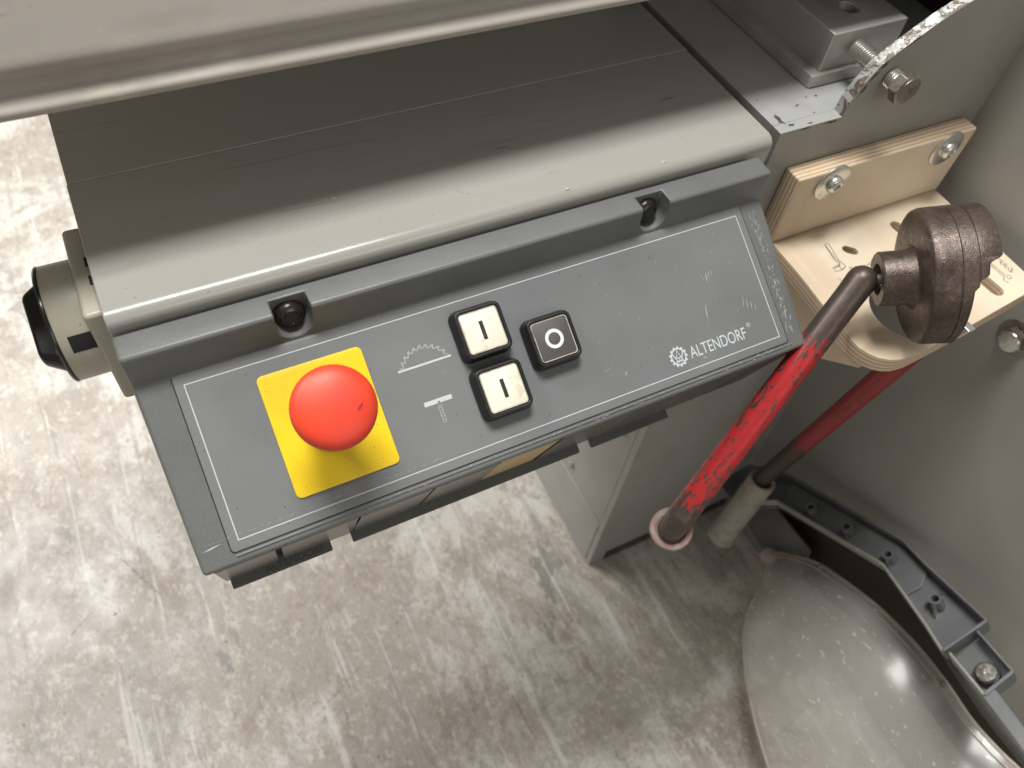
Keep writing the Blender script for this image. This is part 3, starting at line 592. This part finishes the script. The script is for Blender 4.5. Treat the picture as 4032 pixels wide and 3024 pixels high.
# ================================================================== rotary switch on the left end of the beam
rs = empty('rotary_switch', (-30, 67, -42), 'beige rotary switch with black turning knob on the left end of the beam', 'switch')
V, F = box((-30, 38, -46), (-20.9, 96, 17)); obj('mounting_box', V, F, M_beige, rs, 35, (2.2, 4))
V, F = lathe([(28.2, 0), (28.2, 14.2), (27.8, 14.8), (0, 14.8)], (-30, 68, -14), (-1, 0, 0), 72); bd = obj('switch_body', V, F, M_beige, rs)
V, F = lathe([(27.6, 14.9), (28.5, 15.1), (28.6, 15.8), (27.8, 16.7), (24, 17.3), (0, 17.4)], (-30, 68, -14), (-1, 0, 0), 72); obj('black_collar', V, F, M_blackgl, rs)
V, F = prism([(-47.0, 68+a, -14+b) for a, b in rrect(0, 0, 24, 6.5, 6)], (-9.5, 0, 0)); V = [(x, 68+(y-68)*(.72 if x < -50 else 1)*.94-(z+14)*.34, -14+(z+14)*.94+(y-68)*(.72 if x < -50 else 1)*.34) for x, y, z in V]; obj('turning_knob', V, F, M_blackgl, rs, 35, (2, 4))
parts = []
N_ = 6
V = []; F = []
for i in range(N_+1):
    t = math.radians(147+17*i/N_)
    for x in (-30.2, -40.5): V.append((x, 68+28.35*math.cos(t), -14+28.35*math.sin(t)))
for i in range(N_): F.append([2*i, 2*i+1, 2*i+3, 2*i+2])
obj('body_window', V, F, M_core, bd, 0)
for y in (71, 59):
    V, F = box((-23.5, y-3, 16.9), (-21.2, y+3, 17.25)); obj('box_slot', V, F, M_core, rs, 0)

# ================================================================== plywood tool rack
pr = empty('plywood_rack', (434, -40, -64), 'small plywood tool rack screwed to the grey cabinet beside the control panel', 'tool rack')
V, F = box((359.5, 11.3, -52.3), (510, 24.4, -.4)); bb = obj('back_board', V, F, M_ply, pr, 35, mats=[M_plyY])
for p in bb.data.polygons:
    if abs(p.normal.y) < .5: p.material_index = 1
b = bb.modifiers.new('bevel', 'BEVEL'); b.width = .0012; b.segments = 3; b.limit_method = 'ANGLE'
outl = [(509, 24.4), (508, -70)] + [(508-6+6*math.cos(math.radians(a)), -81+6*math.sin(math.radians(a))) for a in (0, -30, -60, -88)] + \
       [(495, -87.6), (440, -93.2), (400, -96.4), (384, -97.3)] + [(380-23*math.sin(math.radians(a)), -74-23*math.cos(math.radians(a))) for a in (0, 15, 30, 45, 60, 75, 90)] + [(357.2, -66), (361, -20), (362.2, 24.4)]
def oval(ax, ay, bx_, by_, r, n=8):
    d = Vector((bx_-ax, by_-ay)); a0 = math.atan2(d.y, d.x); out = []
    for k in range(n+1): a = a0-math.pi/2+math.pi*k/n; out.append((bx_+r*math.cos(a), by_+r*math.sin(a)))
    for k in range(n+1): a = a0+math.pi/2+math.pi*k/n; out.append((ax+r*math.cos(a), ay+r*math.sin(a)))
    return out
holes = [oval(406.4, -11.8, 409.4, -14.6, 3.1), oval(455, -7, 456.5, -22, 4.4), oval(475, -60, 476.4, -77.6, 4.9), [(408+24*math.cos(2*math.pi*k/40), -68+24*math.sin(2*math.pi*k/40)) for k in range(40)]]
me = curve_plate(outl, holes, lambda a, b, h: (a, b, -64.2+h), 11.7, .5); sh = link('shelf', me, M_ply, pr, 30, mats=[M_plyZ])
for p in me.polygons:
    if abs(p.normal.z) < .6: p.material_index = 1
V, F = prism([(372, 24, -64.4), (372, 24, -136), (372, -14, -134), (372, -80, -79.5), (372, -86, -64.4)], (9, 0, 0)); o = obj('brace', V, F, M_ply, pr, 0, (.6, 2))
for x, z in ((389.1, -9.9), (488.0, -10.8)):
    V, F = lathe([(4, 0), (12.6, 0), (12.8, .25), (12.8, 1.2), (12.4, 1.45), (0, 1.5)], (x, 11.25, z), (0, -1, 0), 48); wsh = obj('washer', V, F, M_zinc2, pr, 35)
    V, F = lathe([(5.6, 1.4), (5.7, 3.2), (5.2, 4.6), (3.9, 5.6), (3.0, 5.9), (2.6, 5.7), (2.4, 3.6), (0, 3.4)], (x, 11.25, z), (0, -1, 0), 36); obj('screw_head', V, F, M_zinc2, wsh, 60)
fs = lambda u, v, h: (u, v, -52.46+h)
def pencil(name, lines, w=.34):
    w *= 1.45
    V, F = merge([stroke(l, w, fs, False, .03) for l in lines]); obj(name, V, F, M_pencil, sh, 0)
pencil('pencil_key_sketch', [[(394.3, -2.9), (397.5, -2.8), (397.3, -4.5), (394.2, -17.0), (395.0, -22.6), (394.7, -23.8), (391.0, -25.3), (385.3, -24.8), (385.8, -21.5), (392.0, -20.8), (391.6, -16.4), (394.3, -2.9)], [(394.6, -4.4), (392.9, -15.5), (393.2, -19.6), (391.5, -21.8), (386.2, -22.6)], [(390.5, -21), (391, -25)]])
pencil('pencil_writing', [[(399.0, -26.1), (396.6, -25.2), (396.0, -26.4), (397.7, -27.1)], [(398.3, -27.3), (401.0, -25.9), (399.7, -27.9), (402.7, -26.5), (401.4, -28.5), (404.1, -27.1)], [(403.8, -28.5), (406.8, -27.1), (405.5, -29.1), (408.5, -27.3), (407.5, -29.4)], [(408.8, -28.9), (412.6, -26.8), (410.9, -29.2)], [(411.2, -29.4), (416.4, -24.8)], [(381.9, -30.3), (383.9, -31.1), (383.1, -34.7)], [(378.9, -35.4), (376.4, -37.8), (379.0, -37.4)]], .28)
pencil('pencil_word', [[(498.5, -52.0), (496.9, -53.6), (498.5, -55.6)], [(501.9, -54.3), (499.8, -57.7), (500.8, -59.1)], [(497.3, -60.9), (500.7, -60.7), (501.5, -59.4), (499.3, -59.6), (497.3, -61.9), (500.2, -62.6)], [(498.2, -64.4), (501.2, -64.0), (501.7, -62.6), (499.0, -63.1), (497.8, -65.8), (500.4, -65.7)], [(501.0, -67.0), (498.8, -66.7), (497.6, -68.8), (499.4, -69.0)], [(502.5, -67.1), (497.9, -69.9)], [(501.6, -68.8), (499.4, -69.0), (499.7, -70.6)]], .3)
pencil('pencil_spanner_sketch', [[(489.6, -55.0), (490.5, -71.6)], [(491.1, -55.6), (492.4, -70.8), (495.2, -71.4), (494.7, -74.2), (492.2, -73.8), (492.3, -71.8)], [(490.5, -71.6), (487.9, -73.1), (489.5, -76.2)]], .36)

# ================================================================== crank handle with the cast iron face cam
def rod_obj(name, path, r, m, parent):
    V, F = tube(path, r, 32); o = obj(name, V, F, m, parent, 50)
    L = [0]
    for a, b_ in zip(path[:-1], path[1:]): L.append(L[-1]+(Vector(b_)-Vector(a)).length)
    at = o.data.attributes.new('along', 'FLOAT', 'POINT')
    for i in range(len(path)):
        for k in range(32): at.data[i*32+k].value = L[i]/L[-1]
    return o
A = Vector((.8365, -.483, .2588)).normalized(); Hc = Vector((363.8, -61.8, -14.0))
cr = empty('crank_handle', (400, -75, -50), 'chipped red crank rod stuck in a brown cast iron cam head on the shelf', 'crank handle', 'crank handles on the plywood rack')
V, F = lathe([(8.7, 14), (8.7, .6), (9.2, 0), (14.6, 0), (15.3, .8), (15.5, 14.5), (16.6, 17.2), (19, 18.2)], Hc, A, 56); F = F[:-2]; obj('hub', V, F, M_iron, cr, 40)
V, F = lathe([(8.7, 13), (0, 13)], Hc, A, 32); obj('hub_bore', V, F, M_core, cr, 0)
ax, e1, e2 = frame(A)
viewd = (Hc + A*30 - Vector((12.8, -235.9, 300.1))).normalized()
base = [(0, 18.0), (15, 18.0), (26, 17.8), (33, 17.9), (35.6, 18.4), (37.0, 19.4), (37.8, 21.4), (38.0, 25), (38.0, 30.4), (38.05, 31.0), (37.45, 31.3), (37.5, 31.9), (38.1, 32.2), (38.2, 36), (38.2, 38.6), (38.2, 39.1), (37.7, 39.4), (37.7, 39.9), (38.3, 40.2)]
# end face height as a function of the angle: a helical cam with steps
upv = Vector((0, 0, 1)); upv = (upv-ax*upv.dot(ax)).normalized(); toc = -(viewd-ax*viewd.dot(ax)).normalized()
fr_ang = math.atan2(toc.dot(e2), toc.dot(e1))
def cam_end(a):
    d = (a-fr_ang+math.pi) % (2*math.pi)-math.pi      # 0 = side that faces the viewer, + / - = round to top or bottom
    p = Vector(e1*math.cos(a)+e2*math.sin(a))
    img_up = -p.dot(down)
    if img_up > .10: return 51.0
    if img_up > .02: return 51.0-5.5*(1-(img_up-.02)/.08)
    if img_up > -.16: return 45.0-.5*(1-(img_up+.16)/.18)
    if img_up > -.22: return 44.5-4.0*(1-(img_up+.22)/.06)
    if img_up > -.30: return 40.2
    if img_up > -.36: return 40.2-2.2*(1-(img_up+.36)/.06)
    return 38.0-2.0*max(0, (-.36-img_up))
nb = len(base)
def cam_mod(a, j, r, h):
    E_ = cam_end(a)
    if j < 8: q = 1-max(0, (-Vector(e1*math.cos(a)+e2*math.sin(a)).dot(down)-.85))*.0; return r*q, h
    if j < nb: return r, min(h, E_-1.2)
    if j == nb: return 38.3, E_-1.0
    if j == nb+1: return 37.6, E_-.2
    if j == nb+2: return 36.0, E_
    if j == nb+3: return 27.0, E_
    return r, h
V, F = lathe(base+[(38.3, 50), (37.6, 51), (36, 51), (27, 51), (27, 30), (0, 30)], Hc, A, 220, cam_mod); obj('cam_head', V, F, M_iron, cr, 50)
V, F = prism([(421+a, -95+b, -52.2) for a, b in rrect(0, 0, 3, 3.4, 1)], (2, -3, 10)); obj('locking_pin', V, F, M_zinc, cr, 30, (.7, 2))
E1 = Hc-A*8.2; Bt = Vector((229.5, -108.3, -132.5)); dr = (Bt-E1).normalized()
Gd = Vector((.43, .25, -.866)).normalized()
p1 = [E1-dr*8.35*math.cos(math.radians(a_)) for a_ in (4, 18, 32, 46, 60, 75)]+smooth_path([E1, E1+dr*12, E1+dr*24, E1+dr*50, E1+dr*80, E1+dr*120, Bt-dr*16, Bt-dr*7, Bt-dr*.5+Gd*4.0, Bt+dr*.8+Gd*12, Bt+dr*.8+Gd*24], 8)
r1 = [8.7*math.sin(math.radians(a_)) for a_ in (4, 18, 32, 46, 60, 75)]+[8.7, 8.7, 8.65, 8.6, 8.55, 8.5, 8.45, 8.4]+[8.35]*(len(p1)-14)
V, F = tube([E1, Hc+A*12.5], 2.9, 20); obj('drive_pin', V, F, M_zinc2, cr)
rod_obj('crank_rod', p1, r1, M_rod1, cr)
V, F = lathe([(8.9, 1), (9.4, 0), (12.2, 0), (13.0, .8), (13.2, 4.6), (12.4, 5.6), (11.4, 6.4), (11.3, 44), (10.4, 46), (0, 46)], Bt+dr*.6+Gd*4.6, Gd, 96, lambda a, j, r, h: (r*(1+(.018*math.cos(a*40) if 2 <= j <= 5 else 0)), h)); obj('grip', V, F, M_grip2, cr, 40)
# second crank hanging below the shelf
c2 = empty('crank_handle', (462, -30, -480), 'darker red crank rod hanging below the shelf with a pale ribbed grip', 'crank handle', 'crank handles on the plywood rack')
T2 = Vector((446.3, -78.5, -63)); B2 = Vector((470.0, -25.4, -388))
d2 = (B2-T2).normalized()
rod_obj('crank_rod', [T2+(B2-T2)*k/30 for k in range(31)]+[B2+d2*10], 8.4, M_rod2, c2)
g0 = Vector((470.0, -27.6, -384)); g1 = Vector((452.5, -33.5, -487)); gd = (g1-g0).normalized(); gl = (g1-g0).length
V, F = lathe([(9.2, 14), (9.4, 2), (9.9, .6), (11.8, 0), (13.4, .8), (13.9, 3), (13.9, gl-8), (14.2, gl-6), (15.6, gl-5), (16.0, gl-3.4), (15.8, gl-1), (14, gl), (0, gl)], g0, gd, 120, lambda a, j, r, h: (r-(.35 if (4 < j < 7 and math.cos(a*30) > .3) else 0), h)); F = [q for q in F if len(q) < 100]; obj('grip', V, F, M_grip, c2, 40)

# ================================================================== clear blade guard hood on the floor
hd_ = empty('blade_hood', (450, -230, -582), 'scratched transparent plastic blade guard hood lying beside the wall', 'guard hood')
rim = smooth_path([(500, -60, -520), (500, -76, -490), (500, -109, -444), (500, -136, -424), (500, -177, -402), (500, -221, -390), (500, -258, -388), (500, -292, -391), (500, -320, -386), (501, -345, -379), (502, -400, -370), (502, -480, -365)], 6)
lft = smooth_path([(501, -62, -512), (470, -90, -505), (428, -119, -505), (406, -144, -505), (383, -186, -505), (362, -243, -505), (352, -300, -505), (348, -360, -505), (346, -420, -505), (346, -480, -505), (346, -520, -505), (346, -560, -505)], 6)
def hood_pt(r_, l_, k):
    q = k/nt_
    if q < .78:
        q /= .78; b_ = math.sin(math.pi*q)
        return Vector((r_.x+(l_.x+4-r_.x)*q-3*b_, r_.y+(l_.y-r_.y)*q, r_.z+(l_.z-r_.z)*q+(21*min(1, (r_.x-l_.x)/80))*b_))
    q = (q-.78)/.22; a_ = q*math.pi/2
    return Vector((l_.x+4-4*math.sin(a_)+min(34, (r_.x-l_.x)*.5)*(1-math.cos(a_)), l_.y, l_.z-(578+l_.z)*(1-math.cos(a_))))
V = []; F = []; nt_ = 24
for i, (r_, l_) in enumerate(zip(rim, lft)):
    for k in range(nt_+1): V.append(hood_pt(r_, l_, k))
n_ = nt_+1
for i in range(len(rim)-1):
    for k in range(nt_): F.append([i*n_+k, (i+1)*n_+k, (i+1)*n_+k+1, i*n_+k+1])
obj('hood_shell', V, F, M_clear, hd_, 75)
V, F = tube([Vector((p.x+1.2, p.y, p.z+.6)) for p in rim], 1.7, 10); obj('hood_rim', V, F, M_rim, hd_)
V, F = tube([Vector((p.x-5.5, p.y+1, p.z-1.0)) for p in rim], .8, 8); obj('rim_bead', V, F, M_rim, hd_)
V, F = tube([hood_pt(r_, l_, int(nt_*.8))+Vector((.4, 0, .4)) for r_, l_ in zip(rim, lft)], .9, 8); obj('edge_bead', V, F, M_rim, hd_)
V, F = lathe([(0, 3.0), (5, 2.6), (8, 1.4), (9, 0)], (496, -72, -500), (-.5, -.4, .76), 24); obj('tip_boss', V, F, M_rim, hd_)
for i in (14, 36):
    V, F = lathe([(0, 1.6), (2.2, 1.4), (2.6, 0)], rim[i]+Vector((-2, 0, 1)), (-.5, -.2, .8), 16); obj('rivet', V, F, M_bolt, hd_)
# sawdust flecks stuck on the hood
parts = []
for k in range(130):
    i = random.randint(6, len(rim)-14); j = random.randint(1, int(nt_*.72)); c0 = hood_pt(rim[i], lft[i], j+random.random()); x, y, z = c0.x, c0.y+random.uniform(-3, 3), c0.z
    s = random.uniform(.25, .9)*(3 if random.random() < .12 else 1); a = random.uniform(0, 3.1); q = Vector((-.55, -.25, .8))*.6
    c = Vector((x, y, z))+q; d = Vector((math.cos(a), math.sin(a), .4*math.cos(a)))
    e = d.cross(Vector((-.5, -.2, .84))).normalized()
    parts.append(([c-d*s, c+e*s*.35, c+d*s, c-e*s*.2], [[0, 1, 2, 3]]))
V, F = merge(parts); M_dust = mat('sawdust', (.66, .60, .48), .8); o = obj('sawdust_flecks', V, F, M_dust, hd_, 0); o['kind'] = 'stuff'

# ================================================================== grey plastic guard arm leaning on the wall
ga = empty('guard_arm', (515, -150, -500), 'open backed grey plastic guard arm with screw bosses leaning against the wall', 'guard arm')
An = Vector((-.46, .42, .80)).normalized(); Aa = Vector((0, An.z, -An.y)).normalized(); Ab = Aa.cross(An); Ab = Ab if Ab.x > 0 else -Ab
Ao = Vector((517, -150, -340))
def AP(a, b, h): return Ao+Aa*a+Ab*b+An*h
up = [(181, -58), (179, -42.9), (173.9, -24.2), (154.5, -13.5), (128.0, -7.0), (77.2, -2.4), (-3.3, 2.7), (-32.8, -3.8), (-97.1, -13.9)]
lo = [(-90.0, -55.1), (-65.5, -45.6), (-36.0, -35.7), (-5.2, -25.6), (53.9, -30.6), (118.4, -35.9), (150, -60)]
out = up+lo
def plate(name, pts, h0, h1, m, bev=None): 
    V, F = prism([AP(a, b, h0) for a, b in pts], tuple(An*(h1-h0))); return obj(name, V, F, m, ga, 0, bev)
plate('arm_back', out, -2.5, 0, M_arm)
def lip(name, pts, h, w, m, parent=ga, h0=-2.6):
    n = len(pts); V = []; F = []
    for i, p_ in enumerate(pts):
        a = Vector(pts[max(i-1, 0)]); b_ = Vector(pts[min(i+1, n-1)]); d = (b_-a).normalized(); nn = Vector((-d.y, d.x))*w/2
        y, z = p_
        V += [AP(y+nn.x, z+nn.y, h0), AP(y+nn.x, z+nn.y, h), AP(y-nn.x, z-nn.y, h), AP(y-nn.x, z-nn.y, h0)]
    for i in range(n-1):
        for k in range(4): F.append([i*4+k, i*4+(k+1) % 4, (i+1)*4+(k+1) % 4, (i+1)*4+k])
    F += [[0, 1, 2, 3], [4*n-4, 4*n-3, 4*n-2, 4*n-1]]
    return obj(name, V, F, m, parent, 0, (.5, 2))
lip('upper_lip', up, 14, 2.0, M_arm); lip('lower_lip', lo, 13, 2.2, M_arm_lip, h0=4); lip('end_lip', [up[-1], lo[0]], 14, 2.4, M_arm)
plate('raised_floor', [(-3, 1), (-32, -5), (-38, -20), (-34, -33), (-5, -24), (53, -29), (118, -34), (128, -9), (77, -4)], 0, 3.0, M_arm, (.6, 2))
for k, (a_, b_) in enumerate(((85.4, -21.2), (44.3, -16.7), (-2.8, -15.8), (-57.9, -24.0))):
    org = AP(a_, b_, 0)
    V, F = lathe([(6.0, 0), (5.0, 14), (3.2, 14), (3.0, 6), (0, 6)], org, An, 28); bs = obj('screw_boss', V, F, M_arm, ga, 40)
    for s_ in (1, -1):
        d = ((Aa*.35+Ab*.93)*s_).normalized(); e_ = An.cross(d)
        V, F = prism([org+d*4, org+d*4+An*13, org+d*6.5+An*11.5, org+d*12], tuple(e_*1.8)); obj('boss_rib', V, F, M_arm, bs, 0)
    V, F = lathe([(3.1, 6.3), (0, 6.35)], org, An, 20); obj('boss_hole', V, F, M_core, bs, 0)
bx2 = [(-94.9, -53.1), (-97.6, -25.3), (-134.9, -34.9), (-132.2, -62.6)]
plate('hinge_tray', bx2, -2.5, 0, M_arm)
lip('tray_lip', bx2[1:3], 14, 2.0, M_arm); lip('tray_lip', [bx2[3], bx2[0]], 14, 2.2, M_arm_lip); lip('tray_lip', bx2[2:4], 14, 2.6, M_arm)
V, F = lathe([(9.0, 0), (9.0, 9), (8.4, 9.6), (0, 9.6)], AP(-122, -47, 0), An, 36); pn = obj('pivot_pin', V, F, M_black, ga)
V, F = lathe([(7.8, 9.7), (7.8, 11.2), (7.0, 12.0), (2, 12.1), (1.2, 11.2), (0, 11.2)], AP(-122, -47, 0), An, 36); obj('pin_face', V, F, M_zinc, pn)
plate('arm_tail', [(-131, -64), (-133, -53), (-165, -63), (-230, -88), (-225, -101), (-172.5, -77)], -2, 12, M_arm, (1.2, 3))
V, F = prism([(524, y, z) for y, z in ((-28, -484), (-99, -429), (-155, -392), (-201, -393), (-245, -401), (-292, -406), (-340, -405), (-440, -400), (-440, -470), (-224, -470), (-176, -480), (-101, -520))], (4, 0, 0)); obj('cavity_shade_sheet', V, F, M_dark, ga, 0)  # near-black sheet stands in for the shaded wall between arm and hood
def wallx(z): return 534.5-(z+580)/910*16
st = [(-25, -518), (-28, -452), (-98, -446), (-110, -500), (-78, -530)]
V, F = prism([(wallx(z)-26, y, z) for y, z in st], (3, 0, 0)); obj('arm_strut', V, F, M_arm, ga, 0, (.8, 2))
